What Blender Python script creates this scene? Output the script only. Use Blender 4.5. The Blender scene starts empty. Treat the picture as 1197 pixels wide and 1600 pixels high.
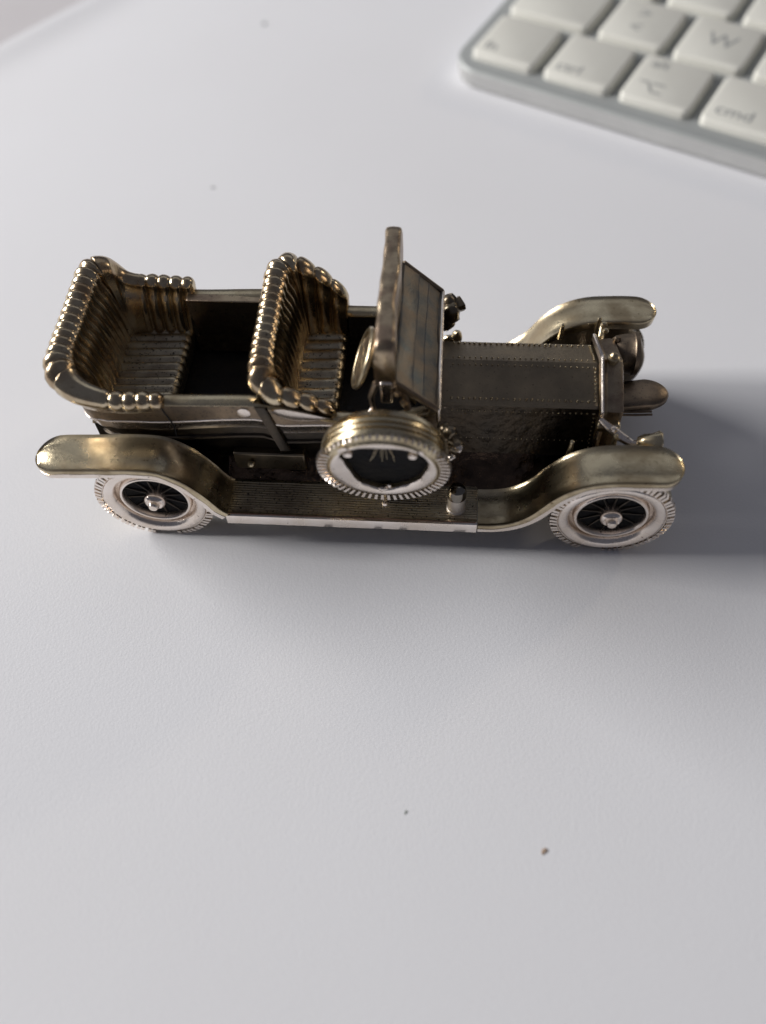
import bpy, bmesh, math, random
from mathutils import Vector, Matrix, Euler
from math import sin, cos, pi, radians, atan2, sqrt, exp
S = 0.01                      # everything below is written in centimetres
random.seed(4)
scn = bpy.context.scene
col = scn.collection

# ------------------------------------------------------------------ camera
FPX, PITCH, ROLL, CAMH = 1305.5, radians(55.953), -0.0519, 11.2495
cd = bpy.data.cameras.new('camera'); cam = bpy.data.objects.new('camera', cd); col.objects.link(cam)
fwd = Vector((0, cos(PITCH), -sin(PITCH))); right = Vector((1, 0, 0)); up = right.cross(fwd)
r2 = right*cos(ROLL) + up*sin(ROLL); u2 = -right*sin(ROLL) + up*cos(ROLL)
m = Matrix((r2, u2, -fwd)).transposed().to_4x4(); m.translation = Vector((0, 0, CAMH*S))
cam.matrix_world = m
cd.sensor_fit = 'VERTICAL'; cd.sensor_height = 24; cd.lens = 24*FPX/1600
cd.clip_start = 0.005; cd.clip_end = 20
cd.dof.use_dof = True; cd.dof.focus_distance = 0.127
cd.dof.aperture_fstop = (cd.lens/1000)/0.0031
scn.camera = cam

# ------------------------------------------------------------------ light
w = bpy.data.worlds.new('World'); scn.world = w; w.use_nodes = True
bg = w.node_tree.nodes['Background']; bg.inputs[0].default_value = (0.76, 0.80, 1.0, 1); bg.inputs[1].default_value = 0.095
def area(name, loc, target, sx, sy, power, colr):
    l = bpy.data.lights.new(name, 'AREA'); l.shape = 'RECTANGLE'; l.size = sx; l.size_y = sy
    l.energy = power; l.color = colr
    o = bpy.data.objects.new(name, l); col.objects.link(o)
    o.location = loc; d = (Vector(target)-Vector(loc)); o.rotation_euler = d.to_track_quat('-Z', 'Y').to_euler()
    return o
def polar(az, el, d): return (0.04+d*cos(radians(el))*cos(radians(az)), 0.07+d*cos(radians(el))*sin(radians(az)), d*sin(radians(el)))
area('window_light', polar(156, 25, 1.3), (0.04, 0.07, 0.0), 0.62, 0.32, 12.2, (1.0, 0.98, 0.95))
area('window_gap_light', polar(174.3, 25, 1.3), (0.04, 0.07, 0.0), 0.17, 0.24, 11.4, (1.0, 0.97, 0.93))
area('far_window_light', polar(88, 42, 2.6), (0.04, 0.07, 0.0), 3.0, 1.3, 3.8, (0.93, 0.96, 1.0))
area('side_window_light', polar(36, 24, 1.6), (0.04, 0.07, 0.0), 0.15, 0.15, 1.7, (1.0, 0.84, 0.62))
vs = scn.view_settings; vs.view_transform = 'Standard'; vs.look = 'None'; vs.exposure = 0.0; vs.gamma = 1

# ------------------------------------------------------------------ materials
def mat(name, c1, c2=None, rough=(0.4, 0.5), metal=0.0, nscale=1.0, bump=0.0, bscale=10.0, bdist=0.02, mix=(0.35, 0.65), spec=0.5, detail=6, fine=None):
    """nscale, bscale: features per centimetre; bdist in cm"""
    mt = bpy.data.materials.new(name); mt.use_nodes = True
    nt = mt.node_tree; N = nt.nodes; L = nt.links
    b = N['Principled BSDF']; b.inputs['Metallic'].default_value = metal
    b.inputs['Specular IOR Level'].default_value = spec
    tc = N.new('ShaderNodeTexCoord')
    n = N.new('ShaderNodeTexNoise'); n.inputs['Scale'].default_value = nscale/S; n.inputs['Detail'].default_value = detail
    n.inputs['Roughness'].default_value = 0.62
    L.new(tc.outputs['Object'], n.inputs['Vector'])
    cr = N.new('ShaderNodeMapRange'); cr.inputs[1].default_value = mix[0]; cr.inputs[2].default_value = mix[1]
    L.new(n.outputs['Fac'], cr.inputs[0])
    mx = N.new('ShaderNodeMix'); mx.data_type = 'RGBA'
    mx.inputs[6].default_value = (*c1, 1); mx.inputs[7].default_value = (*(c2 or c1), 1)
    L.new(cr.outputs[0], mx.inputs[0])
    out = mx.outputs[2]
    if fine:
        n3 = N.new('ShaderNodeTexNoise'); n3.inputs['Scale'].default_value = fine[0]/S; n3.inputs['Detail'].default_value = 3
        L.new(tc.outputs['Object'], n3.inputs['Vector'])
        c3 = N.new('ShaderNodeMapRange'); c3.inputs[1].default_value = fine[1]; c3.inputs[2].default_value = fine[1]+0.08
        L.new(n3.outputs['Fac'], c3.inputs[0])
        m3 = N.new('ShaderNodeMix'); m3.data_type = 'RGBA'; m3.inputs[7].default_value = (*fine[2], 1)
        L.new(out, m3.inputs[6]); L.new(c3.outputs[0], m3.inputs[0]); out = m3.outputs[2]
    L.new(out, b.inputs['Base Color'])
    rr = N.new('ShaderNodeMapRange'); rr.inputs[3].default_value = rough[0]; rr.inputs[4].default_value = rough[1]
    rr.inputs[1].default_value = 0.3; rr.inputs[2].default_value = 0.7
    L.new(n.outputs['Fac'], rr.inputs[0]); L.new(rr.outputs[0], b.inputs['Roughness'])
    if bump:
        n2 = N.new('ShaderNodeTexNoise'); n2.inputs['Scale'].default_value = bscale/S; n2.inputs['Detail'].default_value = 5
        L.new(tc.outputs['Object'], n2.inputs['Vector'])
        bp = N.new('ShaderNodeBump'); bp.inputs['Strength'].default_value = bump; bp.inputs['Distance'].default_value = bdist*S
        L.new(n2.outputs['Fac'], bp.inputs['Height']); L.new(bp.outputs[0], b.inputs['Normal'])
    return mt
M = {}
M['bright'] = mat('worn_bright_plating', (0.93, 0.855, 0.80), (0.80, 0.70, 0.61), (0.17, 0.33), 1, 1.6, 0.3, 9, 0.015, fine=(14, 0.68, (0.20, 0.15, 0.12)))
M['brass'] = mat('dull_brassy_plating', (0.63, 0.54, 0.375), (0.38, 0.305, 0.20), (0.20, 0.40), 1, 1.7, 0.3, 22, 0.008, mix=(0.42, 0.62), fine=(16, 0.66, (0.20, 0.15, 0.09)))
M['seat'] = mat('tarnished_seat_metal', (0.66, 0.56, 0.40), (0.36, 0.26, 0.165), (0.15, 0.31), 1, 2.6, 0.3, 20, 0.008, fine=(18, 0.66, (0.10, 0.08, 0.06)))
M['cushion'] = mat('dull_cushion_metal', (0.68, 0.60, 0.44), (0.40, 0.33, 0.24), (0.26, 0.42), 1, 2.4, 0.6, 30, 0.008, fine=(26, 0.60, (0.08, 0.07, 0.05)))
M['bronze'] = mat('brown_tarnished_metal', (0.33, 0.25, 0.175), (0.19, 0.15, 0.115), (0.34, 0.5), 1, 2.6, 0.4, 24, 0.008, fine=(30, 0.62, (0.11, 0.095, 0.08)))
M['dark'] = mat('blackened_shaded_metal', (0.185, 0.155, 0.115), (0.30, 0.235, 0.16), (0.26, 0.44), 1, 2.2, 0.3, 28, 0.006, mix=(0.42, 0.8), fine=(30, 0.66, (0.05, 0.045, 0.04)))
M['black'] = mat('blackened_shaded_recess', (0.014, 0.014, 0.016), (0.03, 0.027, 0.024), (0.4, 0.65), 0.15, 3, 0.9, 12, 0.02, spec=0.35)
M['blue'] = mat('blue_grey_tarnish', (0.10, 0.115, 0.125), (0.23, 0.19, 0.15), (0.34, 0.5), 1, 3, 0.5, 30, 0.008)
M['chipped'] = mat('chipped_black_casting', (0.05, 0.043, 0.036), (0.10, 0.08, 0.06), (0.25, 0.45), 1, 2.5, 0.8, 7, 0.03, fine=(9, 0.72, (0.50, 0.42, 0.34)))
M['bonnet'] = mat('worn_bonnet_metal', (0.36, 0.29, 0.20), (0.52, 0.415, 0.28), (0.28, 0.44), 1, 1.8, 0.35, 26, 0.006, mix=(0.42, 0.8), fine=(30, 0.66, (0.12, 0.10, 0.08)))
M['recess_shade'] = mat('black_recess_shade', (0.010, 0.010, 0.012), (0.022, 0.02, 0.018), (0.7, 0.9), 0, 4, 1.0, 9, 0.03, spec=0.12)  # near-black colour stands in for shade inside the wheel openings
M['copper'] = mat('coppery_edge', (0.55, 0.33, 0.22), (0.3, 0.2, 0.14), (0.3, 0.4), 1, 5)
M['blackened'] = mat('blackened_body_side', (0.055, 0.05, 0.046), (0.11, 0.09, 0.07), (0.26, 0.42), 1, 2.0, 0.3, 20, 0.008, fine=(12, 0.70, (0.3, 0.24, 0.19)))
M['pitted'] = mat('pitted_dark_casting', (0.045, 0.034, 0.028), (0.15, 0.10, 0.07), (0.15, 0.35), 1, 3, 1.0, 5, 0.05)
M['mottled'] = mat('mottled_windscreen_metal', (0.46, 0.37, 0.26), (0.27, 0.20, 0.15), (0.26, 0.42), 1, 2.6, 0.4, 24, 0.01, mix=(0.4, 0.6), fine=(24, 0.62, (0.16, 0.13, 0.10)))
M['paper'] = mat('white_paper', (0.79, 0.795, 0.832), (0.77, 0.772, 0.805), (0.85, 0.95), 0, 0.09, 0.6, 26, 0.005, spec=0.15, detail=3)
M['desk'] = mat('white_desk', (0.60, 0.58, 0.60), (0.56, 0.54, 0.56), (0.5, 0.6), 0, 0.2, 0, spec=0.3)
M['alu'] = mat('anodised_aluminium', (0.36, 0.375, 0.375), (0.33, 0.345, 0.345), (0.5, 0.6), 0.3, 1.0, 0.1, 40, 0.003)
M['aluedge'] = mat('bare_aluminium_edge', (0.60, 0.60, 0.585), (0.56, 0.56, 0.55), (0.4, 0.5), 0.6, 1.0)
M['key'] = mat('white_key_plastic', (0.74, 0.735, 0.68), (0.69, 0.68, 0.63), (0.45, 0.6), 0, 0.35, 0.1, 30, 0.003, spec=0.4)
M['print'] = mat('grey_key_print', (0.33, 0.34, 0.34), None, (0.6, 0.7))
M['glass'] = mat('smoky_lamp_glass', (0.30, 0.28, 0.25), (0.2, 0.18, 0.15), (0.05, 0.12), 1, 3, 0.3, 8, 0.02)
M['pale'] = mat('pale_worn_plating', (0.92, 0.86, 0.80), (0.8, 0.72, 0.64), (0.4, 0.55), 0.8, 3, 0.4, 12, 0.02)
M['crumb'] = mat('brown_crumb', (0.42, 0.32, 0.24), (0.28, 0.19, 0.14), (0.7, 0.9), 0, 30)
M['crumbgrey'] = mat('grey_crumb', (0.33, 0.34, 0.35), None, (0.7, 0.9))
M['crumbdark'] = mat('dark_grey_crumb', (0.30, 0.32, 0.31), None, (0.7, 0.9))

# ------------------------------------------------------------------ helpers
def build(name, verts, faces, mt, parent=None, smooth=35, bevel=0, bseg=2, subsurf=0, flip=False):
    me = bpy.data.meshes.new(name)
    me.from_pydata([(v[0]*S, v[1]*S, v[2]*S) for v in verts], [], [tuple(reversed(f)) if flip else f for f in faces])
    me.validate(); 
    bm = bmesh.new(); bm.from_mesh(me); bmesh.ops.recalc_face_normals(bm, faces=bm.faces); bm.to_mesh(me); bm.free()
    me.materials.append(mt)
    if smooth:
        me.polygons.foreach_set('use_smooth', [True]*len(me.polygons))
        if smooth < 180: me.set_sharp_from_angle(angle=radians(smooth))
    me.update()
    o = bpy.data.objects.new(name, me); col.objects.link(o)
    if parent is not None: o.parent = parent
    if bevel:
        b = o.modifiers.new('bevel', 'BEVEL'); b.width = bevel*S; b.segments = bseg; b.limit_method = 'ANGLE'; b.angle_limit = radians(30)
        b.harden_normals = False
        me.set_sharp_from_angle(angle=radians(180)) if False else None
    if subsurf:
        s = o.modifiers.new('subsurf', 'SUBSURF'); s.levels = subsurf; s.render_levels = subsurf
    return o
class MB:
    def __init__(s): s.v = []; s.f = []
    def add(s, v, f):
        n = len(s.v); s.v += [tuple(p) for p in v]; s.f += [tuple(i+n for i in q) for q in f]; return s
    def box(s, x0, x1, y0, y1, z0, z1):
        v = [(x, y, z) for x in (x0, x1) for y in (y0, y1) for z in (z0, z1)]
        return s.add(v, [(0,1,3,2),(4,6,7,5),(0,4,5,1),(2,3,7,6),(0,2,6,4),(1,5,7,3)])
    def tube(s, pts, r, n=10, caps=True):
        pts = [Vector(p) for p in pts]; R = r if isinstance(r, (list, tuple)) else [r]*len(pts)
        v = []; f = []; ref = None
        for i, p in enumerate(pts):
            t = (pts[min(i+1, len(pts)-1)]-pts[max(i-1, 0)]).normalized()
            if ref is None: ref = t.orthogonal().normalized()
            ref = (ref-t*ref.dot(t)).normalized(); b = t.cross(ref)
            for k in range(n):
                a = 2*pi*k/n; v.append(p+ref*(R[i]*cos(a))+b*(R[i]*sin(a)))
        for i in range(len(pts)-1):
            for k in range(n):
                f.append((i*n+k, i*n+(k+1) % n, (i+1)*n+(k+1) % n, (i+1)*n+k))
        if caps: f += [tuple(range(n)), tuple(range((len(pts)-1)*n, len(pts)*n))]
        return s.add(v, f)
    def lathe(s, prof, c=(0,0,0), axis=(0,0,1), n=48, closed=False, xdir=None, wob=None):
        """prof: (radius, height) pairs"""
        ax = Vector(axis).normalized(); a1 = Vector(xdir).normalized() if xdir else ax.orthogonal().normalized(); a2 = ax.cross(a1); c = Vector(c)
        v = []; f = []; m_ = len(prof)
        for k in range(n):
            a = 2*pi*k/n; d = a1*cos(a)+a2*sin(a)
            for j, (r, h) in enumerate(prof):
                q = wob(k, j) if wob else 0
                v.append(c+d*(r+q)+ax*h)
        for k in range(n):
            for j in range(m_ if closed else m_-1):
                j2 = (j+1) % m_; k2 = (k+1) % n
                f.append((k*m_+j, k*m_+j2, k2*m_+j2, k2*m_+j))
        if not closed:
            if prof[0][0] > 1e-4: f.append(tuple(k*m_ for k in range(n)))
            if prof[-1][0] > 1e-4: f.append(tuple(k*m_+m_-1 for k in range(n)))
        return s.add(v, f)
    def ball(s, c, r, n=10, sq=(1,1,1)):
        v = [(c[0], c[1], c[2]+r*sq[2])]; f = []; h = n//2
        for j in range(1, h):
            for k in range(n):
                t = pi*j/h; a = 2*pi*k/n; v.append((c[0]+r*sq[0]*sin(t)*cos(a), c[1]+r*sq[1]*sin(t)*sin(a), c[2]+r*sq[2]*cos(t)))
        v.append((c[0], c[1], c[2]-r*sq[2])); e = len(v)-1
        for k in range(n):
            f.append((0, 1+k, 1+(k+1) % n)); f.append((e, e-n+(k+1) % n, e-n+k))
            for j in range(h-2): f.append((1+j*n+k, 1+(j+1)*n+k, 1+(j+1)*n+(k+1) % n, 1+j*n+(k+1) % n))
        return s.add(v, f)
    def grid(s, rows, closed_u=False, closed_v=False, cap=False):
        nu = len(rows); nv = len(rows[0]); f = []
        for i in range(nu if closed_u else nu-1):
            for j in range(nv if closed_v else nv-1):
                i2 = (i+1) % nu; j2 = (j+1) % nv
                f.append((i*nv+j, i*nv+j2, i2*nv+j2, i2*nv+j))
        if cap: f += [tuple(range(nv)), tuple(range((nu-1)*nv, nu*nv))]
        return s.add([p for r in rows for p in r], f)
    def prism(s, poly, y0, y1, plane='xz'):
        n = len(poly)
        if plane == 'xz': v = [(a, y0, b) for a, b in poly]+[(a, y1, b) for a, b in poly]
        elif plane == 'yz': v = [(y0, a, b) for a, b in poly]+[(y1, a, b) for a, b in poly]
        else: v = [(a, b, y0) for a, b in poly]+[(a, b, y1) for a, b in poly]
        return s.add(v, [tuple(range(n)), tuple(range(n, 2*n))]+[(i, (i+1) % n, n+(i+1) % n, n+i) for i in range(n)])
    def build(s, name, mt, parent=None, **k): return build(name, s.v, s.f, mt, parent, **k)
def smoothpts(P, n):
    """Catmull-Rom through control points, n samples, roughly even"""
    P = [Vector(p) for p in P]; out = []
    seg = len(P)-1; L = [0]
    for i in range(seg): L.append(L[-1]+(P[i+1]-P[i]).length)
    for k in range(n):
        t = L[-1]*k/(n-1); i = 0
        while i < seg-1 and t > L[i+1]: i += 1
        u = (t-L[i])/(L[i+1]-L[i]); p0 = P[max(i-1,0)]; p1 = P[i]; p2 = P[i+1]; p3 = P[min(i+2,seg)]
        out.append(0.5*((2*p1)+(p2-p0)*u+(2*p0-5*p1+4*p2-p3)*u*u+(3*p1-p0-3*p2+p3)*u**3))
    return out
def interp(x, T):
    if x <= T[0][0]: return T[0][1]
    for (a, b), (c, d) in zip(T, T[1:]):
        if x <= c:
            u = (x-a)/(c-a); u = u*u*(3-2*u); return b+(d-b)*u
    return T[-1][1]
def tag(o, label, cat, group=None):
    o['label'] = label; o['category'] = cat
    if group: o['group'] = group
    return o
def empty(name, loc=(0,0,0), rz=0, parent=None):
    o = bpy.data.objects.new(name, None); col.objects.link(o); o.location = Vector(loc)*S; o.rotation_euler = (0,0,rz); o.empty_display_size = 0.01
    if parent is not None: o.parent = parent
    return o
def jit(a): return random.uniform(-a, a)

# ------------------------------------------------------------------ surface
desk = MB().box(-60, 70, -40, 75, -2.5, -0.03).build('desk', M['desk'], smooth=0); desk['kind'] = 'structure'
# big sheet of paper: its free edge crosses the far left corner of the picture, slightly lifted
e1 = Vector((-0.645, -0.764)); e2 = Vector((0.764, -0.645)); c0 = Vector((-7.5, 25.5))
rows = []
NU, NV = 90, 70
for i in range(NU+1):
    a = -26+70*(i/NU)            # along the visible edge
    r = []
    for j in range(NV+1):
        b = 62*(j/NV)**2.2
        p = c0+e1*a+e2*b
        lift = 0.10*exp(-(b/0.7)**2)*exp(-((a-1.5)/5)**2)
        wav = 0.012*sin(a*0.33+1)*sin(b*0.27)
        r.append((p.x, p.y, 0.0+lift+(wav if 0 else 0)))
    rows.append(r)
pm = MB().grid(rows).build('paper_sheet', M['paper'], smooth=180)
sd = pm.modifiers.new('thickness', 'SOLIDIFY'); sd.thickness = 0.012*S; sd.offset = -1
tag(pm, 'large matt white sheet of paper lying flat under the toy car and keyboard', 'paper')

# ------------------------------------------------------------------ keyboard
KY = radians(-35.08); TILT = radians(5.5)
kb = bpy.data.objects.new('keyboard', None); col.objects.link(kb); kb.empty_display_size = 0.01
kb.location = Vector((2.7365, 20.377, 0))*S; kb.rotation_euler = (0, 0, KY)
tag(kb, 'slim aluminium computer keyboard with white keys in the far corner behind the toy car', 'keyboard')
tt = math.tan(TILT)
def kz(b, z0): return z0+b*tt
def rrect(x0, x1, y0, y1, r, n=6):
    out = []
    for cx, cy, a0 in ((x1-r, y1-r, 0), (x0+r, y1-r, 90), (x0+r, y0+r, 180), (x1-r, y0+r, 270)):
        for k in range(n+1):
            a = radians(a0+90*k/n); out.append((cx+r*cos(a), cy+r*sin(a)))
    return out
def inset(x0, x1, y0, y1, r, d, n=6): return rrect(x0+d, x1-d, y0+d, y1-d, max(r-d, 0.02), n)
X0, X1, Y0, Y1 = -0.47, 27.6, -0.42, 12.6
lv = [(0.12, None, 0.02), (0.05, None, 0.08), (0.04, 0.22, None), (0.0, 0.36, None), (0.0, 0.48, None), (0.03, 0.53, None), (0.08, 0.55, None)]
rows = []
for d, zt, zb in lv:
    rows.append([(x, y, kz(y, zt) if zt is not None else zb) for x, y in inset(X0, X1, Y0, Y1, 0.75, d, 8)])
pl_ = MB().grid(rows[4:], closed_v=True, cap=True).build('plate', M['alu'], kb, smooth=60)
MB().grid(rows[:5], closed_v=True).build('plate_edge', M['aluedge'], pl_, smooth=60)
kc = {}
def key(a, b, wu, legend=(), hu=1.0):
    x0, y0 = a*1.9, b*1.9; wd = wu*1.9-0.26; hd = hu*1.9-0.26
    x0 -= 0.03; y0 -= 0.03
    rows = []
    for d, dz in ((0.0, 0.0), (0.0, 0.1), (0.0, 0.155), (0.025, 0.188), (0.06, 0.2)):
        rows.append([(x, y, kz(y+y0, 0.0)+dz) for x, y in inset(0, wd, 0, hd, 0.16, d, 5)])
    k = (wd, hd)
    o = MB().grid(rows, closed_v=True, cap=True).build('key', M['key'], kb, smooth=50)
    o.location = (x0*S, y0*S, 0.553*S)
    # meshes above already hold the slope of the deck
    for txt, tx, ty, sz in legend:
        cu = bpy.data.curves.new('legend', 'FONT'); cu.body = txt; cu.size = sz*S; cu.extrude = 0.002*S
        cu.materials.append(M['print'])
        t0 = bpy.data.objects.new('legend_curve', cu); col.objects.link(t0)
        bpy.context.view_layer.update()
        me = bpy.data.meshes.new_from_object(t0.evaluated_get(bpy.context.evaluated_depsgraph_get()))
        bpy.data.objects.remove(t0); me.name = 'legend'
        t = bpy.data.objects.new('legend', me); col.objects.link(t); t.parent = o
        t.location = (tx*S, ty*S, (kz(ty+y0, 0.0)+0.2045)*S); t.rotation_euler = (TILT, 0, 0)
    return o
key(0, 0, 1, [('fn', 0.2, 0.2, 0.46)])
key(1, 0, 1, [('ctrl', 0.2, 0.2, 0.46)])
k3 = key(2, 0, 1, [('alt', 0.25, 1.2, 0.42)])
cu = MB()
for pts in ([(0.25,0.62),(0.45,0.62),(0.62,0.32),(0.85,0.32)], [(0.55,0.62),(0.85,0.62)]):
    for (ax, ay), (bx, by) in zip(pts, pts[1:]):
        d = Vector((bx-ax, by-ay)).normalized(); n = Vector((-d.y, d.x))*0.025
        q = [(ax+n.x, ay+n.y), (bx+n.x, by+n.y), (bx-n.x, by-n.y), (ax-n.x, ay-n.y)]
        cu.add([(x, y, kz(y, 0.204)) for x, y in q], [(0,1,2,3)])
cu.build('legend', M['print'], k3, smooth=0)
key(3, 0, 1.25, [('cmd', 0.2, 0.25, 0.5)])
key(4.25, 0, 5)
key(0, 1, 1.25, [('\u21e7', 0.2, 0.9, 0.5)]) if False else key(0, 1, 1.25, [('^', 0.3, 0.75, 0.7)])
key(1.25, 1, 1, [('>', 0.58, 0.95, 0.55), ('<', 0.58, 0.35, 0.55)])
for i, ch in enumerate('WXC'): key(2.25+i, 1, 1, [(ch, 0.5, 0.62, 0.68)])
key(0, 2, 1.75)
for i, ch in enumerate('QSD'): key(1.75+i, 2, 1, [(ch, 0.55, 0.62, 0.68)])
key(0, 3, 1.5)
for i, ch in enumerate('AZ'): key(1.5+i, 3, 1, [(ch, 0.55, 0.62, 0.68)])

# ------------------------------------------------------------------ the toy car
A0 = (-3.4692, 7.3628, 0); YAW = radians(-6.1768)
car = empty('toy_car', A0, YAW)
tag(car, 'antiqued metal miniature of an open-topped vintage touring car with buttoned seats and side spare wheel', 'toy car')
CY = 1.85                       # centreline; y grows away from the camera
def mir(y): return 2*CY-y

# wheels ------------------------------------------------------------
def wheel(x, z, yface, side, parent, name='wheel', rot=0):
    """side=+1: outer face looks to -y"""
    e = MB()
    ax = (0, side, 0)           # inward direction
    # backing disc
    e.lathe([(0.0, 0.20), (0.50, 0.17), (0.50, 0.34), (0.0, 0.34)], axis=ax, n=40)
    wd = e.build(name, M['recess_shade'], parent, smooth=30)
    wd.location = (x*S, yface*S, z*S); wd.rotation_euler = (0, rot, 0)
    prof = [(0.60, 0.11), (0.625, 0.045), (0.66, 0.02), (0.72, 0.0), (0.765, 0.012), (0.78, 0.035), (0.79, 0.03), (0.83, 0.055), (0.852, 0.09), (0.872, 0.13), (0.885, 0.24), (0.885, 0.40), (0.85, 0.46), (0.7, 0.50), (0.58, 0.46)]
    near = side == 1  # far wheels get darker metal for the shade on their visible side
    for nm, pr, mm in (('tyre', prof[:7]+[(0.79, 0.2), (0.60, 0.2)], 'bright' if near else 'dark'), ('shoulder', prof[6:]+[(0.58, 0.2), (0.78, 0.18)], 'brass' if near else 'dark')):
        t = MB().lathe(pr, axis=ax, n=96, closed=True)
        t.v = [(a, b, max(c, -0.873)) for a, b, c in t.v]
        t.build(nm, M[mm], wd, smooth=50)
    r = MB().lathe([(0.475, 0.20), (0.482, 0.10), (0.50, 0.072), (0.53, 0.07), (0.548, 0.09), (0.56, 0.17), (0.59, 0.18), (0.612, 0.10), (0.62, 0.3), (0.475, 0.3)], axis=ax, n=80, closed=True)
    r.build('rim', M['bright'], wd, smooth=50)
    h = MB().lathe([(0.17, 0.19), (0.165, 0.06), (0.155, 0.02), (0.125, -0.005), (0.11, 0.01), (0.09, 0.012), (0.082, -0.05), (0.06, -0.085), (0.0, -0.095)], axis=ax, n=32)
    h.build('hub_cap', M['bright'], wd, smooth=40)
    for k in range(12):
        a = 2*pi*k/12+0.13
        sp = MB().tube([(0.15*cos(a), side*0.165, 0.15*sin(a)), (0.49*cos(a), side*0.162, 0.49*sin(a))], [0.018, 0.009], 6)
        sp.build('spoke', M['blackened'], wd, smooth=60)
    tr = MB(); n = 62
    for k in range(n):
        a = 2*pi*k/n; c_, s_ = cos(a), sin(a)
        if 0.9*s_ < -0.875: continue
        q = []
        for rr, yy in ((0.79, 0.01), (0.895, 0.03), (0.912, 0.10), (0.87, 0.15)):
            for sgn in (-1, 1):
                b = a+sgn*0.030+0.012*sin(k*3.7); q.append((rr*cos(b), side*yy, rr*sin(b)))
        f = [(0,1,3,2),(2,3,5,4),(4,5,7,6),(6,7,1,0),(0,2,4,6),(1,7,5,3)]
        tr.add(q, f)
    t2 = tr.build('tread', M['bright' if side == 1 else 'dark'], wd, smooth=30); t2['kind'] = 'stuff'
    return wd
R = 0.888
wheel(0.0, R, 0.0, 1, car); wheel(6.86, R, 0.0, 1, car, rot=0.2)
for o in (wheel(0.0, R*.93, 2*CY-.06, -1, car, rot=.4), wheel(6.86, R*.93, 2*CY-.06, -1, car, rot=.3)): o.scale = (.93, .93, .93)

# fenders -------------------------------------------------------------
def fender(P, y_out, y_in, side, tipstart, tipend, m_, name, th=0.11):
    pts = smoothpts([(p[0], 0, p[1]) for p in P], 70)
    L = [0]
    for a, b in zip(pts, pts[1:]): L.append(L[-1]+(b-a).length)
    T = L[-1]; yc = (y_out+y_in)/2; hw = abs(y_in-y_out)/2
    # denser samples near a rounded tip
    rows = []
    idx = list(range(len(pts)))
    def at(s):
        i = 0
        while i < len(L)-2 and s > L[i+1]: i += 1
        u = (s-L[i])/(L[i+1]-L[i]); p = pts[i].lerp(pts[i+1], u); t = (pts[i+1]-pts[i]).normalized(); return p, t
    ss = [T*k/60 for k in range(61)]
    rt = 0.34
    ext = []
    if tipstart: ext += [rt*(1-cos(pi/2*k/10)) for k in range(10)]
    if tipend: ext += [T-rt*(1-cos(pi/2*k/10)) for k in range(10)]
    ss = sorted([s for s in ss if not (tipstart and s < rt) and not (tipend and s > T-rt)]+ext)
    sec = [(-1.0, -th, 0), (-1.0, -0.03, 0), (-0.985, 0.006, 0), (-0.95, 0.016, 0), (-0.89, 0.004, 0), (-0.8, -0.008, 0), (-0.45, 0.004, 0), (0, 0.012, 0), (0.45, 0.004, 0), (0.8, -0.008, 0), (0.89, 0.004, 0), (0.95, 0.016, 0), (0.985, 0.006, 0), (1.0, -0.03, 0), (1.0, -th, 0), (0.92, -th-0.01, 0), (0.86, -0.05, 0), (-0.86, -0.05, 0), (-0.92, -th-0.01, 0)]
    for s in ss:
        p, t = at(s); nrm = Vector((-t.z, 0, t.x))
        if nrm.z < 0: nrm = -nrm
        f = 1.0
        if tipstart and s < rt: f = sqrt(max(0.0, 1-((rt-s)/rt)**2))
        if tipend and s > T-rt: f = sqrt(max(0.0, 1-((s-T+rt)/rt)**2))
        f = max(f, 0.03)
        r = []
        for a, h, _ in sec:
            q = p+nrm*h; r.append((q.x, yc+a*hw*f*(-1 if y_out < y_in else 1)*-1, q.z))
        rows.append(r)
    fo = MB().grid(rows, closed_v=True, cap=True).build(name, m_, car, smooth=50)
    # worn lip, coloured pale for the paper's reflection, proud of the fender's outer edge
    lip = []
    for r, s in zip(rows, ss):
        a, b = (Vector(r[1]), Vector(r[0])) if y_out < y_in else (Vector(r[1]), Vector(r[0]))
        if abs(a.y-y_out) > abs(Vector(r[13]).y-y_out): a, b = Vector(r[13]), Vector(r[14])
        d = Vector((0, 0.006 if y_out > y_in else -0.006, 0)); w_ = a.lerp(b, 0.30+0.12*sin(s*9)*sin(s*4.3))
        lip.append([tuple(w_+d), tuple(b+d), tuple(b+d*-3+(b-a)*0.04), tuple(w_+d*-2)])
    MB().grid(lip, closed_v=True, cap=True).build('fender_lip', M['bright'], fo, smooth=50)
    return fo
FF = [(4.905, .70), (5.15, .715), (5.42, .80), (5.68, 1.02), (5.93, 1.40), (6.2, 1.68), (6.55, 1.84), (7.0, 1.885), (7.4, 1.885), (7.66, 1.86)]
RF = [(-1.58, 1.64), (-1.25, 1.70), (-.62, 1.74), (-.15, 1.77), (.25, 1.74), (.53, 1.58), (.74, 1.35), (.90, 1.1), (1.02, .87), (1.14, .745)]
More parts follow.
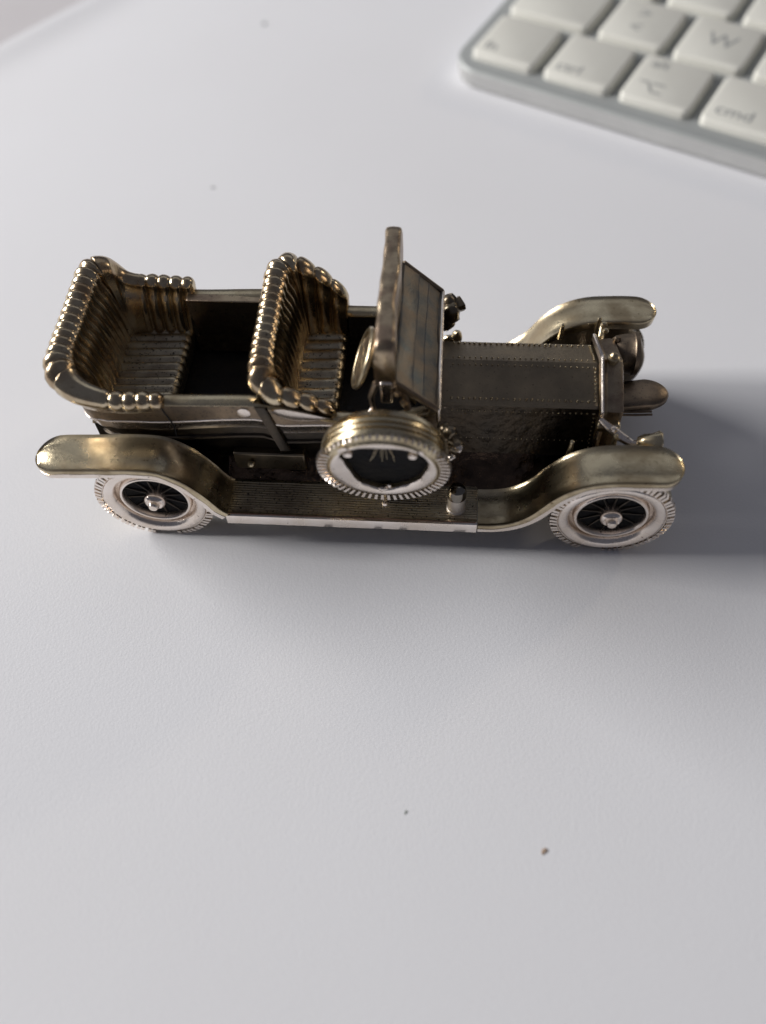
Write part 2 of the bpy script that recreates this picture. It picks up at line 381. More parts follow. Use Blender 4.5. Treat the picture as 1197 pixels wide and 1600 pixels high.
for side in (0, 1):
    f_ = (lambda y: y) if side == 0 else mir
    dz, ya, yb = ((.09, -.12, .57), (.02, .0, .62))[side]
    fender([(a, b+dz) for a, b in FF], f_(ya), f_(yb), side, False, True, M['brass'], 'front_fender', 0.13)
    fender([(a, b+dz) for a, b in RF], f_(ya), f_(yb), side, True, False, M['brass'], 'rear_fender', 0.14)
    # running board with fine lengthwise ribs
    sec = [(-0.05, 0.55), (-0.055, 0.70), (-0.035, 0.735), (0.0, 0.742), (0.03, 0.728)]
    y = 0.045
    while y < 0.60:
        sec += [(y, 0.722), (y+0.012, 0.738), (y+0.028, 0.738), (y+0.04, 0.722)]; y += 0.044
    sec += [(0.66, 0.722), (0.66, 0.55)]
    rows = []
    for x in [1.10+(4.90-1.10)*k/40 for k in range(41)]:
        rows.append([(x, f_(a), b+0.004*sin(x*9+a*5)) for a, b in sec])
    MB().grid(rows, closed_v=True, cap=True).build('running_board', M['cushion'], car, smooth=40)
    # worn pale lip along the board's outer edge
    lip = []
    for k in range(61):
        x = 1.09+(4.895-1.09)*k/60
        lip.append([(x, f_(-0.052), 0.545+jit(.004)), (x, f_(-0.075), 0.56+jit(.004)), (x, f_(-0.08), 0.70), (x, f_(-0.065), 0.745), (x, f_(-0.03), 0.75), (x, f_(-0.02), 0.73)])
    MB().grid(lip, closed_v=True, cap=True).build('board_lip', M['bright'], car, smooth=50)
    MB().tube([(1.12+3.76*k/20, f_(-0.022), 0.752+0.003*sin(k*2.1)) for k in range(21)], 0.013, 6).build('lip_bead', M['copper'], car)
    # splash apron between board and chassis, and inner valances of the fenders
    rows = []
    for k in range(30):
        x = 1.0+(5.75-1.0)*k/29
        rows.append([(x, f_(0.62), 0.70), (x, f_(0.72), 0.74+0.02*sin(x*7)), (x, f_(0.86), 0.85), (x, f_(1.0), 1.02+0.02*sin(x*5)), (x, f_(1.12), 1.2)])
    MB().grid(rows).build('splash_apron', M['pitted'], car, smooth=180)
    for P, nm in ((FF, 'front_valance'), (RF, 'rear_valance')):
        pts = smoothpts([(p[0], 0, p[1]) for p in P], 30)
        top = [(p.x, f_(0.60), p.z-0.06) for p in pts if (p.x < 7.3 and p.x > -1.2)]
        low = [(p[0], f_(1.05), min(p[2], 1.2)-0.15) for p in top]; mid = [((a[0]+b[0])/2, (a[1]*.7+b[1]*.3), (a[2]*.45+b[2]*.55)) for a, b in zip(top, low)]
        MB().grid([top, mid, low]).build(nm, M['dark'], car, smooth=180)

# chassis, axles -------------------------------------------------------
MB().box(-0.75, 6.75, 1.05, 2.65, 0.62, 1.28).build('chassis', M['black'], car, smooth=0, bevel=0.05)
for x in (0.0, 6.86):
    MB().tube([(x, 0.3, R), (x, 3.4, R)], 0.07, 12).build('axle', M['dark'], car)

# body tub ---------------------------------------------------------------
def outline(d, rear=0.0):
    """plan outline of the tub from front near corner, round the back, to the front far corner"""
    yn = 0.65+d; yf = mir(yn); xr = -1.02+d+rear; rad = 0.32; out = []
    xf = 4.24
    for k in range(36): out.append((xf-(xf-(xr+rad))*k/36, yn+0.10*max(0, (0.2-(xf-(xf-(xr+rad))*k/36))/1.2)**2))
    for k in range(10):
        a = pi/2*k/9; out.append((xr+rad-rad*sin(a), yn+0.08+rad-rad*cos(a)))
    out2 = [(x, mir(y)) for x, y in reversed(out)]
    return out+out2
def rimz(x): return interp(x, [(-0.9, 2.46), (0.3, 2.46), (1.6, 2.50), (2.0, 2.42), (2.85, 2.2), (3.5, 2.2), (4.0, 2.36), (4.24, 2.47)])
def under(x): return 0.8 if (x < 0.33 or 1.75 < x < 2.7) else 0
def beadz(x): return interp(x, [(-1, 1.95), (0, 2.04), (1.7, 2.18), (2.0, 2.06), (2.7, 2.1), (4.2, 2.05)])
levels = [  # (offset, rear extra, z or function)
    (0.30, 0.55, lambda x: 0.9), (0.22, 0.5, lambda x: 1.15), (0.10, 0.33, lambda x: 1.45), (0.05, 0.24, lambda x: beadz(x)-0.44),
    (0.035, 0.2, lambda x: beadz(x)-0.42), (0.005, .17, lambda x: beadz(x)-0.41), (0.005, .16, lambda x: beadz(x)-0.37), (0.035, .15, lambda x: beadz(x)-0.36),
    (0.03, 0.06, lambda x: beadz(x)-0.2), (0.01, 0.03, lambda x: beadz(x)-0.03), (-0.008, 0.025, lambda x: beadz(x)-0.022), (-0.012, 0.02, lambda x: beadz(x)+0.005), (0.0, 0.02, lambda x: beadz(x)+0.02),
    (0.0, 0.0, lambda x: (beadz(x)+rimz(x))/2), (0.0, 0.0, lambda x: rimz(x)-0.05), (0.012, 0, lambda x: rimz(x)-0.02), (0.04, 0, lambda x: rimz(x)),
    (0.16, 0, lambda x: rimz(x)-0.005-under(x)), (0.20, 0, lambda x: rimz(x)-0.02-under(x)), (0.215, 0, lambda x: rimz(x)-0.07-under(x)), (0.22, 0, lambda x: 1.8), (0.24, 0, lambda x: 1.3)]
def tub(sel, name, m_, front=False, floor=False):
    rows = []
    for d, rr, zf in sel: rows.append([(x, y, zf(x)) for x, y in outline(d, rr)])
    mb = MB().grid(rows)
    return mb, rows
mb, rows = tub(levels[:9], '', None)
n = len(rows[0])
fr = [r[0] for r in rows]+[r[-1] for r in reversed(rows)]
mb.add(fr, [tuple(range(len(fr)))])
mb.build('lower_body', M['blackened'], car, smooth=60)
mb, rows = tub(levels[8:13], '', None); mb.build('beading', M['bright'], car, smooth=60)
mb, rows = tub(levels[12:15], '', None)
mb.build('body', M['bronze'], car, smooth=60)
mb, rows = tub(levels[14:20], '', None)
mb.build('body_rim', M['brass'], car, smooth=60)
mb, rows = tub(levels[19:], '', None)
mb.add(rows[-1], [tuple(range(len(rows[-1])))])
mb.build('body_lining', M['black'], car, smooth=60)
# scuttle closing the front of the tub
P = [(0.66, 1.0), (0.66, 2.2), (0.66, 2.47), (1.1, 2.52), (1.85, 2.54), (mir(1.1), 2.52), (mir(.66), 2.47), (mir(.66), 1.0)]
MB().prism(P, 4.12, 4.27, 'yz').build('scuttle', M['dark'], car, bevel=0.02)
# far inner wall looks bronze
MB().box(0.30, 1.68, 2.74, 2.90, 1.4, 2.475).build('door_lining', M['mottled'], car, bevel=0.015)
# door pillars and shut lines
for f_ in ((lambda y: y), mir):
    a, b = sorted((f_(0.62), f_(0.68)))
    rows = []
    for z in (1.50, 1.7, 1.9, 2.1, 2.3, 2.45):
        x = 1.68+(2.45-z)*0.26; rows.append([(x, f_(0.66), z), (x+0.015, f_(0.622), z), (x+0.03, f_(0.63), z), (x+0.15, f_(0.63), z), (x+0.165, f_(0.622), z), (x+0.18, f_(0.66), z)])
    MB().grid(rows).build('door_pillar', M['blackened'], car, smooth=30)
    rows = []
    for k in range(17):
        u = k/16; x = 1.92+0.86*u; zt = 2.52-0.22*u; zb = 2.22-0.08*sin(pi*u)+0.02*u; w_ = sqrt(max(0.02, 1-(2*u-1)**4)); zm = (zt+zb)/2
        rows.append([(x, f_(0.60+0.06*v-0.02*sin(pi*v)*w_), zm+(zt-zb)/2*w_*(1-2*v)) for v in (0, .15, .3, .5, .7, .85, 1)])
    MB().grid(rows).build('seat_side_panel', M['bright'], car, smooth=180)
    MB().lathe([(0.095, 0.03), (0.095, -0.01), (0.07, -0.02), (0, -0.022)], c=(1.52, f_(0.645), 2.32), axis=(0, 1 if f_(0) == 0 else -1, 0), n=24).build('door_handle', M['bright'], car)
    MB().tube([(0.42, f_(0.64), 1.75), (0.44, f_(0.64), 2.0), (0.36, f_(0.645), 2.3), (0.34, f_(0.65), 2.44)], 0.012, 6).build('shut_line', M['black'], car)
    a, b = sorted((f_(0.66), f_(0.98)))
    MB().box(1.18, 2.28, a, b, 0.98, 1.36).build('battery_box', M['dark'], car, bevel=0.03)
    MB().ball((1.45, f_(0.60), 1.18), 0.06, 10).build('box_knob', M['brass'], car)

# upholstered seats ------------------------------------------------------
def usweep(ctrl, N, back_half, back_pitch, arm_len, arm_pitch, name, zbot, amp=0.37, thick=0.60):
    """ctrl: (x, y, ztop, roll radius) round the U from the near arm to the far arm"""
    P = smoothpts([(c[0], c[1], c[2]) for c in ctrl], N)
    Rr = smoothpts([(c[3], 0, i) for i, c in enumerate(ctrl)], 200)
    L = [0]
    for a, b in zip(P, P[1:]): L.append(L[-1]+sqrt((b.x-a.x)**2+(b.y-a.y)**2))
    T = L[-1]
    # cumulative chord of control points for radius lookup
    cl = [0]
    for a, b in zip(ctrl, ctrl[1:]): cl.append(cl[-1]+sqrt(sum((a[i]-b[i])**2 for i in range(3))))
    rows = []
    for i, p in enumerate(P):
        a = P[max(i-1, 0)]; b = P[min(i+1, N-1)]
        t = Vector((b.x-a.x, b.y-a.y, 0)).normalized(); o = Vector((-t.y, t.x, 0))  # outward
        cx = sum(c[0] for c in ctrl)/len(ctrl)
        if o.dot(Vector((p.x-2*0-(cx+0.35), p.y-CY, 0))) < 0: o = -o
        s = cl[-1]*i/(N-1); k = 0
        while k < len(cl)-2 and s > cl[k+1]: k += 1
        rr = ctrl[k][3]+(ctrl[k+1][3]-ctrl[k][3])*(s-cl[k])/(cl[k+1]-cl[k])
        yy = abs(p.y-CY); front = L[i] if L[i] < T/2 else T-L[i]
        arm_ = 0
        if yy < back_half: pl = abs(sin(pi*(p.y-CY+back_half)/back_pitch))**0.6
        elif front < arm_len: pl = abs(sin(pi*front/arm_pitch))**0.5; arm_ = min(1, (arm_len-front)*4)
        else: pl = 0.9
        d = amp*(pl-0.75)
        end = min(1.0, min(L[i], T-L[i])/0.09); 
        rr2 = rr*(1+d*(0.75+0.5*arm_)+0.12*arm_)*(0.55+0.45*sqrt(max(0, 1-(1-end)**2)))
        zc = p.z-rr; q = []
        q.append(p+o*(0.02)+Vector((0,0,zc-rr*1.9-p.z)))
        q.append(p+o*(rr*0.35)+Vector((0,0,zc-rr*1.2-p.z)))
        for g in range(11):
            an = radians(-38+g*(232/10)); q.append(Vector((p.x, p.y, zc))+o*(rr2*cos(an))+Vector((0,0,rr2*sin(an))))
        dep = zc-zbot
        for g in range(1, 8):
            u = g/8; bulge = 0.04*sin(pi*u)
            oo = -rr-0.02-thick*0.30*u+ -bulge - 0.10*(pl-0.75)
            q.append(Vector((p.x, p.y, zc-rr*0.24-(dep-rr*0.24)*u))+o*oo)
        q.append(Vector((p.x, p.y, zbot))+o*(-rr-0.02-thick*0.30))
        rows.append([tuple(v) for v in q])
    return MB().grid(rows, cap=True).build(name, M['seat'], None, smooth=180)
def cushion(x0, x1, y0, y1, z, npl, name, parent, drop=0.45):
    rows = []; N = npl*8
    for i in range(N+1):
        y = y0+(y1-y0)*i/N; pl = abs(sin(pi*npl*i/N))**0.6; r = []
        for g in range(9):
            u = g/8; x = x0+(x1-0.14-x0)*u; r.append((x, y, z-0.05*(1-pl)+0.05*u))
        for g in range(1, 9):
            an = pi/2-pi*0.62*g/8; rad = 0.14+0.03*(pl-1)
            r.append((x1-0.14+rad*cos(an), y, z+0.05-0.14+rad*sin(an)+0.0))
        r.append((x1-0.08, y, z-drop))
        rows.append(r)
    return MB().grid(rows).build(name, M['cushion'], parent, smooth=180)
rs = usweep([(0.40, 0.70, 2.56, .10), (0.1, 0.67, 2.60, .12), (-0.35, 0.66, 2.62, .13), (-0.8, 0.72, 2.80, .19), (-1.05, 0.92, 2.98, .23), (-1.10, 1.25, 3.02, .19), (-1.10, 1.85, 3.04, .19),
             (-1.10, mir(1.22), 3.07, .19), (-1.05, mir(0.88), 3.12, .21), (-0.84, mir(.70), 3.02, .19), (-0.62, mir(.66), 2.72, .13), (-0.2, mir(.66), 2.66, .12), (0.40, mir(.68), 2.64, .11)], 520, 1.05, 0.15, 0.85, 0.19, 'rear_seat', 1.75)
rs.parent = car
o = cushion(-0.9, 0.27, 0.84, 2.86, 1.80, 13, 'seat_cushion', rs)
fs = usweep([(2.82, 0.76, 2.40, .08), (2.5, 0.76, 2.54, .11), (2.2, 0.76, 2.66, .12), (1.98, 0.76, 2.80, .16), (1.82, 0.88, 2.97, .20), (1.79, 1.25, 3.08, .17), (1.79, 1.85, 3.10, .17),
             (1.79, mir(1.25), 3.13, .17), (1.82, mir(.88), 3.19, .19), (2.0, mir(.70), 3.14, .18), (2.22, mir(.66), 2.98, .14), (2.5, mir(.66), 2.76, .12), (2.80, mir(.70), 2.44, .09)], 520, 1.05, 0.15, 1.0, 0.24, 'front_seat', 1.75, thick=0.45)
fs.parent = car
cushion(1.75, 2.78, 0.84, 2.86, 1.80, 10, 'seat_cushion', fs)
# rear face of the front seat and its base
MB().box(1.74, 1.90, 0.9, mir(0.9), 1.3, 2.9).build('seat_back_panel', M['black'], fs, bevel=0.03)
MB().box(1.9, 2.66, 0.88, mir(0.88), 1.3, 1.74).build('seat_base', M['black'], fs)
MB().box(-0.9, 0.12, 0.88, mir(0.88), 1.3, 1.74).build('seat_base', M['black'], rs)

# windscreen -----------------------------------------------------------------
ws = MB()
yn, yf = 0.66, mir(0.66)
rows = []
NW = 44
for k in range(NW+1):
    u = k/NW; y = yn+(yf-yn)*u
    e_ = min(u, 1-u)*(yf-yn); drop = 0.10*(1-sqrt(max(0, 1-(1-min(1, e_/0.12))**2)))
    zt = 3.66+0.07*u+0.008*sin(u*17)+0.006*sin(u*41)-drop; wx = 0.006*sin(u*9+1)+0.004*sin(u*31); th_ = 0.012*sin(u*13)
    xl, xr = 3.395+0.02*u+wx, 3.665+wx+th_-0.01*u
    sec = [(xl, 2.95), (xl-0.005, 3.3), (xl, zt-0.06), (xl+0.02, zt-0.015), (xl+0.06, zt), ((xl+xr)/2, zt+0.008+0.004*sin(u*23)), (xr-0.05, zt-0.002), (xr-0.015, zt-0.02), (xr, zt-0.07), (xr+0.004, 3.3), (xr, 2.95)]
    rows.append([(a, y, b) for a, b in sec])
MB().grid(rows, closed_v=True, cap=True).build('windscreen', M['mottled'], car, smooth=60)
rk0 = Vector((3.66, 0, 3.03)); rk1 = Vector((4.245, 0, 2.50)); dr = (rk1-rk0); nr = Vector((-dr.z, 0, dr.x)).normalized()
if nr.z < 0: nr = -nr
rk = MB()
segs = [(0, 0.0), (0.03, 0.02), (0.36, 0.02), (0.385, 0.03), (0.41, 0.008), (0.62, 0.008), (0.635, 0.016), (0.65, 0.006), (0.93, 0.0), (0.95, 0.03), (1.0, 0.03)]
top = [rk0+dr*u+nr*h for u, h in segs]; bot = [rk1-nr*0.08, rk0-nr*0.08]
ring = top+bot
rk.grid([[(p.x+0.008*sin(yy_*3.1+p.z*9)+0.004*sin(yy_*11), yy_, p.z+0.008*sin(yy_*4.3+p.x*7)) for p in ring] for yy_ in [yn+(yf-yn)*q_/30 for q_ in range(31)]], closed_v=True, cap=True)
wp = rk.build('windscreen_panel', M['blue'], car, smooth=30)
for y in (yn, yf):
    MB().tube([tuple(rk0+Vector((0.0, y, 0.0))), tuple(rk1+Vector((0, y, 0.0)))], 0.045, 8).build('windscreen_stay', M['bronze'], car)
MB().tube([(4.26, yn-0.02, 2.30), (4.26, yn, 2.5), (4.26, CY, 2.53), (4.26, yf, 2.5), (4.26, yf+0.02, 2.3)], 0.03, 8).build('scuttle_edge', M['bright'], car)
MB().box(3.46, 3.64, yn-0.03, yn+0.10, 2.62, 3.02).build('windscreen_bracket', M['bright'], car, bevel=0.03)
MB().tube([(3.42, yn, 3.0), (3.34, yn-0.02, 2.75), (3.36, yn-0.02, 2.5), (3.24, yn-0.08, 2.36)], [0.05, 0.045, 0.04, 0.05], 8).build('windscreen_bracket', M['bright'], car)
MB().tube([(3.66, yn, 2.98), (3.78, yn+0.02, 2.8), (3.84, yn-0.05, 2.55)], [0.05, 0.05, 0.06], 8).build('windscreen_bracket', M['bronze'], car)
MB().ball((3.80, yn-0.02, 2.66), 0.075, 8).ball((3.70, yn-0.03, 2.84), 0.06, 8).build('wing_nut', M['bronze'], car)
# steering wheel
sn = Vector((-0.93, 0.0, 0.36)).normalized(); sc = Vector((3.20, 1.20, 2.90))
MB().lathe([(0.40+0.045*cos(a), 0.045*sin(a)) for a in [2*pi*k/10 for k in range(10)]], c=sc, axis=sn, n=40, closed=True).build('steering_wheel', M['brass'], car, smooth=180)
MB().lathe([(0, 0.0), (0.25, 0.02), (0.38, 0.0)], c=sc, axis=sn, n=32).build('wheel_dish', M['mottled'], car, smooth=180)
sw = [o for o in col.objects if o.name == 'steering_wheel'][0]
bb = sn.orthogonal().normalized(); b2 = sn.cross(bb)
for k in range(4):
    a = pi/4+k*pi/2; p = sc+(bb*cos(a)+b2*sin(a))*0.39
    MB().tube([tuple(sc), tuple(p)], 0.022, 6).build('wheel_spoke', M['brass'], sw)
MB().tube([tuple(sc), (3.5, 1.2, 2.62), (3.9, 1.2, 2.0)], 0.04, 8).build('steering_column', M['brass'], sw)

# bonnet and radiator ----------------------------------------------------------
def hoodsec(e=0): return [(1.0-e, 1.15), (1.13-e, 1.55), (1.19-e, 1.92), (1.20-e, 1.985), (1.235, 2.02+e), (1.80, 2.245+e), (1.85, 2.262+e), (1.90, 2.245+e), (mir(1.235), 2.02+e), (mir(1.20-e), 1.985), (mir(1.19-e), 1.92), (mir(1.13-e), 1.55), (mir(1.0-e), 1.15)]
rows = []
for k in range(13):
    x = 4.25+(6.60-4.25)*k/12; rows.append([(x, y, z) for y, z in hoodsec()])
hood = MB().grid([[p for p in r if p[2] > 1.93] for r in rows], cap=True).build('bonnet', M['bonnet'], car, smooth=12)
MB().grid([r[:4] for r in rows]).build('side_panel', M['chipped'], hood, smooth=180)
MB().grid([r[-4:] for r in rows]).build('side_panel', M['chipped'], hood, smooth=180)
rv = MB()
for k in range(26):
    x = 4.45+2.05*k/25
    for f_ in ((lambda y: y), mir):
        jr = random.uniform(.75, 1.25); rv.ball((x+jit(.008), f_(1.29), 2.047), 0.022*jr, 6); rv.ball((x, f_(1.775), 2.243), 0.013*jr, 6); rv.ball((x, f_(1.188), 1.90), 0.018, 6); rv.ball((x, f_(1.09), 1.40), 0.015, 6)
for k in range(9):
    for f_ in ((lambda y: y), mir):
        y = 1.30+0.46*k/8; rv.ball((6.52, f_(y), 2.03+(y-1.235)*0.398+0.005), 0.018, 6)
        z = 1.3+0.6*k/8; rv.ball((6.52, f_(1.05+(z-1.3)*0.23), z), 0.016, 6)
o = rv.build('rivet_rows', M['brass'], hood, smooth=180); o['kind'] = 'stuff'
def pent(e, zb=0.72): return [(1.05-e, zb), (1.10-e, 1.5), (1.12-e, 2.03+e*.5), (1.82, 2.32+e), (1.88, 2.32+e), (mir(1.12-e), 2.03+e*.5), (mir(1.10-e), 1.5), (mir(1.05-e), zb)]
rad = MB()
rad.grid([[(x, y, z) for y, z in pent(e)] for x, e in ((6.56, 0.0), (6.58, 0.045), (6.62, 0.05), (6.645, 0.02), (6.68, 0.0), (6.84, 0.02), (6.90, 0.0), (6.92, -0.06), (6.89, -0.12))], closed_v=True)
rd = rad.build('radiator', M['mottled'], car, smooth=30)
MB().tube([(6.60, y, z+0.01) for y, z in pent(0.05)[1:-1]], 0.028, 8).build('shell_bead', M['bright'], rd)
MB().prism(pent(-0.10, 0.78), 6.80, 6.892, 'yz').build('radiator_core', M['black'], rd)
MB().lathe([(0.085, -0.04), (0.085, 0.05), (0.06, 0.06), (0.06, 0.10), (0.03, 0.13), (0, 0.135)], c=(6.76, CY, 2.34), n=20).build('radiator_cap', M['brass'], rd)
MB().box(6.55, 6.90, 0.98, 1.20, 1.72, 1.86).build('radiator_foot', M['brass'], rd, bevel=0.05, bseg=3)
# central front tongue
tp = []
for k in range(15):
    a = -pi/2+pi*k/14; tp.append((7.42+0.34*cos(a), CY+0.10+0.27*sin(a)*1.0))
tp += [(6.85, CY+0.26), (6.85, CY-0.26)]
n = len(tp)
rows = [[(x, y, 1.56+(0.02 if i else 0)*1+dz) for x, y in [(7.1+(px-7.1)*sc_, CY+(py-CY)*sc_) for px, py in tp]] for i, (dz, sc_) in enumerate(((-0.14, 0.9), (-0.1, 1.0), (-0.03, 1.0), (0.0, 0.95), (0.02, 0.7), (0.03, 0.3)))]
MB().grid(rows, closed_v=True, cap=True).build('front_apron', M['bronze'], car, smooth=60)
for k in range(4):
    y = CY-0.27+0.06*k
    MB().tube([(6.95, y, 1.44), (7.25, y+0.0, 1.45), (7.5, y+0.03, 1.44)], 0.018, 6).build('leaf_spring', M['bronze'], car)

# lamps, stays, horns -------------------------------------------------------
def headlamp(x, y, z, m_):
    h = MB().lathe([(0.0, -0.34), (0.06, -0.33), (0.075, -0.27), (0.18, -0.20), (0.27, -0.08), (0.30, 0.04), (0.31, 0.16), (0.335, 0.18), (0.335, 0.24), (0.29, 0.25)], c=(x, y, z), axis=(1, 0, 0), n=36).build('headlamp', m_, car, smooth=50)
    MB().lathe([(0.0, 0.22), (0.2, 0.235), (0.29, 0.252)], c=(x, y, z), axis=(1, 0, 0), n=36).build('lens', M['black'], h)  # black colour stands for the lens facing away from the light
    MB().ball((x-0.1, y+0.02, z+0.27), 0.06, 10, (1, 1, 1.2)).build('lamp_vent', m_, h)
    return h
headlamp(7.03, 2.52, 1.80, M['bronze'])
MB().tube([(6.62, 2.52, 1.9), (6.75, 2.80, 1.84), (6.78, 2.98, 1.92)], [0.07, 0.05, 0.045], 10).ball((6.78, 2.93, 2.0), 0.06, 8).ball((6.80, 2.82, 1.98), 0.05, 8).build('lamp_bracket', M['brass'], car)
MB().tube([(6.86, 2.8, 1.6), (7.05, 2.7, 1.55)], 0.07, 8).build('lamp_bracket', M['dark'], car)
# near side: bent bracket with a broken lamp stump lying along the fender
MB().tube([(6.58, 1.02, 1.98), (6.70, 0.90, 1.95), (6.85, 0.80, 1.88), (7.02, 0.70, 1.84), (7.2, 0.68, 1.86)], [0.04, 0.06, 0.07, 0.055, 0.07], 10).ball((6.75, 0.82, 2.0), 0.055, 8).build('lamp_bracket', M['bright'], car)
st = MB().lathe([(0.0, -0.2), (0.05, -0.19), (0.10, -0.1), (0.13, 0.02), (0.15, 0.12), (0.12, 0.15), (0, 0.13)], c=(7.27, 0.68, 1.93), axis=(1, -0.05, 0.12), n=14, wob=lambda k, j: 0.018*sin(k*2.1+j*1.3))
st.build('lamp_stump', M['brass'], car, smooth=60)
for x, y, h in ((6.17, 0.66, 0.20), (6.76, 0.68, 0.18), (6.17, mir(0.68), 0.2), (6.72, mir(0.66), 0.18)):
    z = 1.68 if x < 6.5 else 1.84
    MB().tube([(x, y, z-0.08), (x, y, z+h*0.6), (x, y, z+h)], [0.05, 0.035, 0.028], 8).ball((x, y, z+h), 0.035, 8).build('stay_post', M['brass'], car)
# canister on the near running board
cn = MB().lathe([(0.15, 0.0), (0.145, 0.04), (0.135, 0.05), (0.135, 0.30), (0.14, 0.33)], c=(4.58, 0.24, 0.73), n=28).build('canister', M['pale'], car)
MB().lathe([(0.14, 0.33), (0.142, 0.42), (0.12, 0.50), (0.07, 0.535), (0.0, 0.545)], c=(4.58, 0.24, 0.73), n=28).build('canister_lid', M['glass'], cn)
# scuttle lamps
def blob(name, items, m_, par=car):
    mb = MB()
    for c, r, s in items: mb.ball(c, r, 12, s)
    ob = mb.build(name, m_, par, smooth=180)
    t = bpy.data.textures.new('rough', 'CLOUDS'); t.noise_scale = 0.0016
    sb = ob.modifiers.new('sub', 'SUBSURF'); sb.levels = sb.render_levels = 1
    d = ob.modifiers.new('cast', 'DISPLACE'); d.texture = t; d.strength = 0.0009; d.mid_level = 0.5
    return ob
for s_, f_ in ((0, lambda y: y), (1, mir)):
    if s_ == 0:
        blob('side_lamp', [((4.42, 0.50, 2.22), .11, (1, 1, 1.1)), ((4.52, 0.42, 2.06), .10, (1.3, 1, .8)), ((4.36, 0.62, 2.05), .12, (1, 1, 1.3)), ((4.50, .52, 1.86), .09, (1.2, 1, 1))], M['dark'])
        blob('lamp_glass', [((4.56, 0.36, 2.05), .075, (1, 1, .7)), ((4.47, 0.38, 1.80), .05, (1.6, .8, .7))], M['bright'])
    else:
        blob('side_lamp', [((4.40, 3.10, 2.02), .17, (1, 1, 1.1)), ((4.34, 3.06, 1.86), .14, (1, 1, 1.2)), ((4.36, 3.22, 2.12), .12, (1, 1, 1))], M['dark'])
        lp = MB().lathe([(0.0, -0.1), (0.07, -0.08), (0.08, 0.0), (0.12, 0.12), (0.13, 0.17), (0.07, 0.16), (0, 0.12)], c=(4.42, 3.16, 2.06), axis=(0.75, 0.5, 0.1), n=10, wob=lambda k, j: 0.014*sin(k*2.3)).build('lamp_hood', M['dark'], car, smooth=40)
        MB().lathe([(0.0, -0.1), (0.06, -0.08), (0.08, 0.0), (0.09, 0.1), (0.06, 0.13), (0, 0.12)], c=(4.36, 3.26, 2.10), axis=(0.3, 0.9, 0.2), n=10, wob=lambda k, j: 0.012*sin(k*2.3)).build('lamp_hood', M['dark'], car, smooth=40)
        blob('horn', [((4.52, 3.10, 1.52), .09, (.9, 1, 1.5)), ((4.40, 3.10, 1.45), .07, (1.6, 1, .9))], M['brass'])

# spare wheel ---------------------------------------------------------------
sp = bpy.data.objects.new('spare_wheel', None); col.objects.link(sp); sp.parent = car; sp.empty_display_size = 0.01
SX, SY, SZ = 3.54, -0.16, 2.15
sp.location = (SX*S, SY*S, SZ*S); sp.rotation_euler = (radians(9), 0, 0)
NS = 120; rows = []
HP = [(-.585,.50),(-.565,.33),(-.50,.10),(-.42,-.20),(-.33,-.43),(-.18,-.53),(-.03,-.60),(.11,-.57),(.33,-.44),(.50,-.26),(.585,.0),(.60,.20),(.585,.42),(.50,.55),(.30,.575),(0,.58),(-.30,.58),(-.50,.575)]
def hole(a):
    """uneven cast opening: nearly straight across the top, narrowing to the bottom"""
    d = Vector((cos(a), sin(a))); best = .5
    for (x0, z0), (x1, z1) in zip(HP, HP[1:]+HP[:1]):
        den = d.x*(z1-z0)-d.y*(x1-x0)
        if abs(den) < 1e-9: continue
        t = (x0*(z1-z0)-z0*(x1-x0))/den; u = (x0*d.y-z0*d.x)/den
        if t > 0 and -1e-6 <= u <= 1+1e-6: best = t
    r = best+0.004*sin(a*7)+0.002*sin(a*19)
    return r*d.x, r*d.y
for k in range(NS):
    a = 2*pi*k/NS; hx, hz = hole(a); hr = sqrt(hx*hx+hz*hz); ha = atan2(hz, hx); c_, s_ = cos(a), sin(a); q = []
    def P(r, y): q.append((r*c_, y, r*s_))
    q.append((hx, 0.22, hz)); q.append((hx*1.0, 0.05, hz*1.0)); q.append((hx*1.02, 0.015, hz*1.02+0.0))
    P(0.70, -0.005); P(0.735, 0.0); P(0.75, 0.035); P(0.765, 0.04); P(0.785, 0.04); P(0.81, 0.045); P(0.845, 0.055); P(0.868, 0.08)
    for yy, dr_ in ((0.13, 0.0), (0.155, 0.0), (0.165, -0.045), (0.18, -0.045), (0.19, 0.0), (0.235, 0.002), (0.245, -0.045), (0.26, -0.045), (0.27, 0.0), (0.32, -0.002), (0.33, -0.045), (0.345, -0.045), (0.355, -0.01), (0.41, -0.035)):
        P(0.872+dr_, yy)
    P(0.80, 0.47); P(0.6, 0.49); P(0.55, 0.3)
    rows.append(q)
MB().grid(rows, closed_u=True, closed_v=True).build('tyre', M['brass'], sp, smooth=50)
rows = []
for k in range(NS):
    a = 2*pi*k/NS; hx, hz = hole(a); c_, s_ = cos(a), sin(a)
    rows.append([(hx*1.005, 0.03, hz*1.005), (hx*1.02, 0.008, hz*1.02), ((hx*.4+0.70*.6*c_), -0.014+0.004*sin(a*7), (hz*.4+0.70*.6*s_)), (0.715*c_, -0.010, 0.715*s_), (0.735*c_, 0.012, 0.735*s_)])
MB().grid(rows, closed_u=True).build('rim', M['bright'], sp, smooth=60)
MB().lathe([(0.0, 0.11), (0.64, 0.10), (0.64, 0.30), (0, 0.30)], axis=(0, 1, 0), n=48).build('backing_disc', M['recess_shade'], sp)
tr = MB(); n = 58
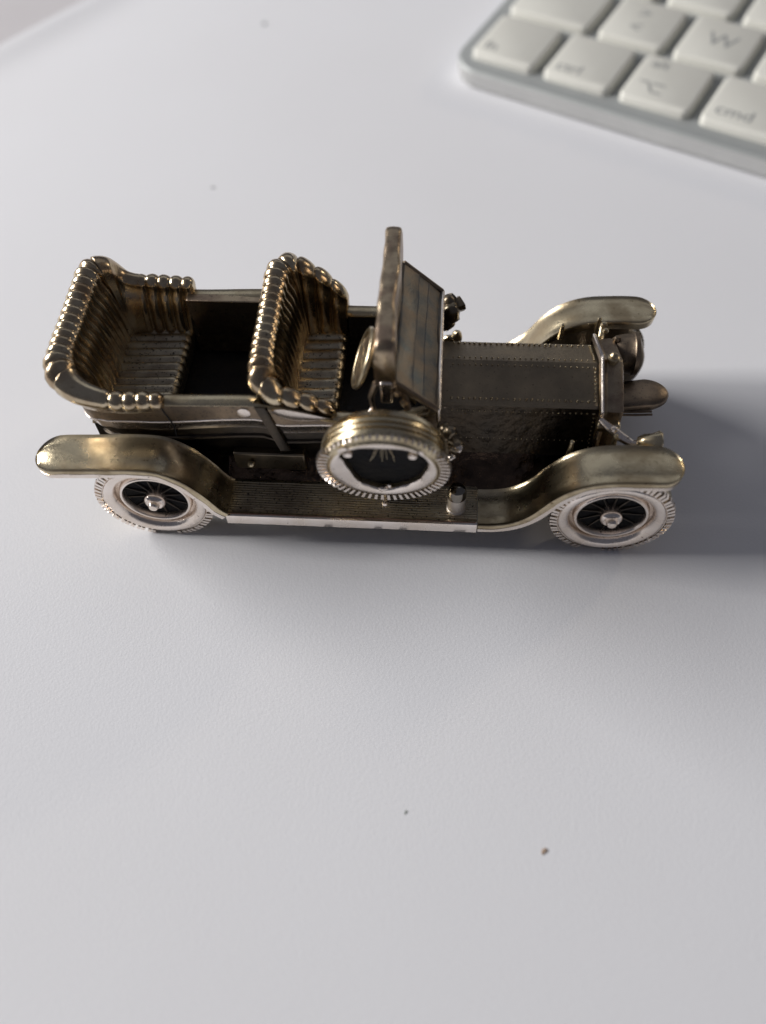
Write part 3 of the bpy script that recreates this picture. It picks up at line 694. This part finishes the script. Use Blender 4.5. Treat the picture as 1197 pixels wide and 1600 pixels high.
for k in range(n):
    a = 2*pi*k/n; q = []
    w_ = 0.024 if sin(a) < 0.3 else 0.018
    ro = 0.925 if sin(a) < 0.45 else 0.872
    for rr, yy in ((0.775 if sin(a) < .45 else .835, 0.01), (ro-0.02, 0.0), (ro, 0.05), (ro-0.03, 0.12)):
        for sgn in (-1, 1): b = a+sgn*w_; q.append((rr*cos(b), yy, rr*sin(b)))
    tr.add(q, [(0,1,3,2),(2,3,5,4),(4,5,7,6),(6,7,1,0),(0,2,4,6),(1,7,5,3)])
o = tr.build('tread', M['bright'], sp, smooth=30); o['kind'] = 'stuff'
for x, r_ in ((-0.46, 0.075), (0.40, 0.07)):
    MB().lathe([(r_, 0.2), (r_, 0.02), (r_*0.8, -0.02), (r_*0.3, -0.01), (0, 0.0)], c=(x, 0.02, 0.40), axis=(0, 1, 0), n=20).build('lug', M['bright'], sp)
blob('clamp_nut', [((-0.02, 0.02, -0.56), .07, (1.2, .8, .8)), ((0.06, 0.04, -0.52), .05, (1, 1, 1))], M['bright'], sp)
for k in range(7):
    a = radians(60+k*10); MB().tube([(0.03*k-0.08, 0.09, 0.48), (0.06*k-0.18+0.03*sin(k*4), 0.095, 0.10+0.06*(k % 3))], 0.005, 5).build('spoke', M['brass'], sp)
MB().tube([(3.52, 0.35, 0.72), (3.52, 0.3, 1.0), (3.52, 0.25, 1.3)], 0.05, 8).ball((3.52, 0.02, 1.10), 0.045, 8).build('spare_bracket', M['bright'], car)
MB().tube([(3.3, 0.3, 2.5), (3.3, 0.62, 2.3)], 0.08, 8).build('spare_bracket', M['bronze'], car)
MB().tube([(3.85, 0.3, 2.45), (3.85, 0.62, 2.2)], 0.08, 8).build('spare_bracket', M['bronze'], car)

# ------------------------------------------------------------------ crumbs and specks on the paper
def speck(x, y, r, m_, label, cat='crumb'):
    mb = MB()
    for k in range(3): mb.ball((jit(r*.6), jit(r*.6), r*0.28), r*random.uniform(.5, .8), 6, (1, 1, .45))
    o = mb.build('crumb', m_, smooth=0); o.location = (x*S, y*S, 0.0); tag(o, label, cat); return o
speck(1.82, 2.29, 0.045, M['crumb'], 'tiny brown crumb on the paper in front of the car, bottom half of picture')
speck(0.10, 2.85, 0.028, M['crumbdark'], 'tiny dark green-grey speck on the paper left of the brown crumb')
speck(4.17, 1.69, 0.018, M['crumbdark'], 'smallest dark speck on the paper near the lower right corner')
speck(-2.54, 23.69, 0.075, M['crumbgrey'], 'blurred dark speck on the paper near the top edge left of the keyboard')
speck(-3.40, 16.53, 0.045, M['crumbgrey'], 'faint grey speck on the paper just behind the toy car')
speck(4.16, 5.54, 0.022, M['crumb'], 'tiny pinkish speck on the paper in front of the front wheel')
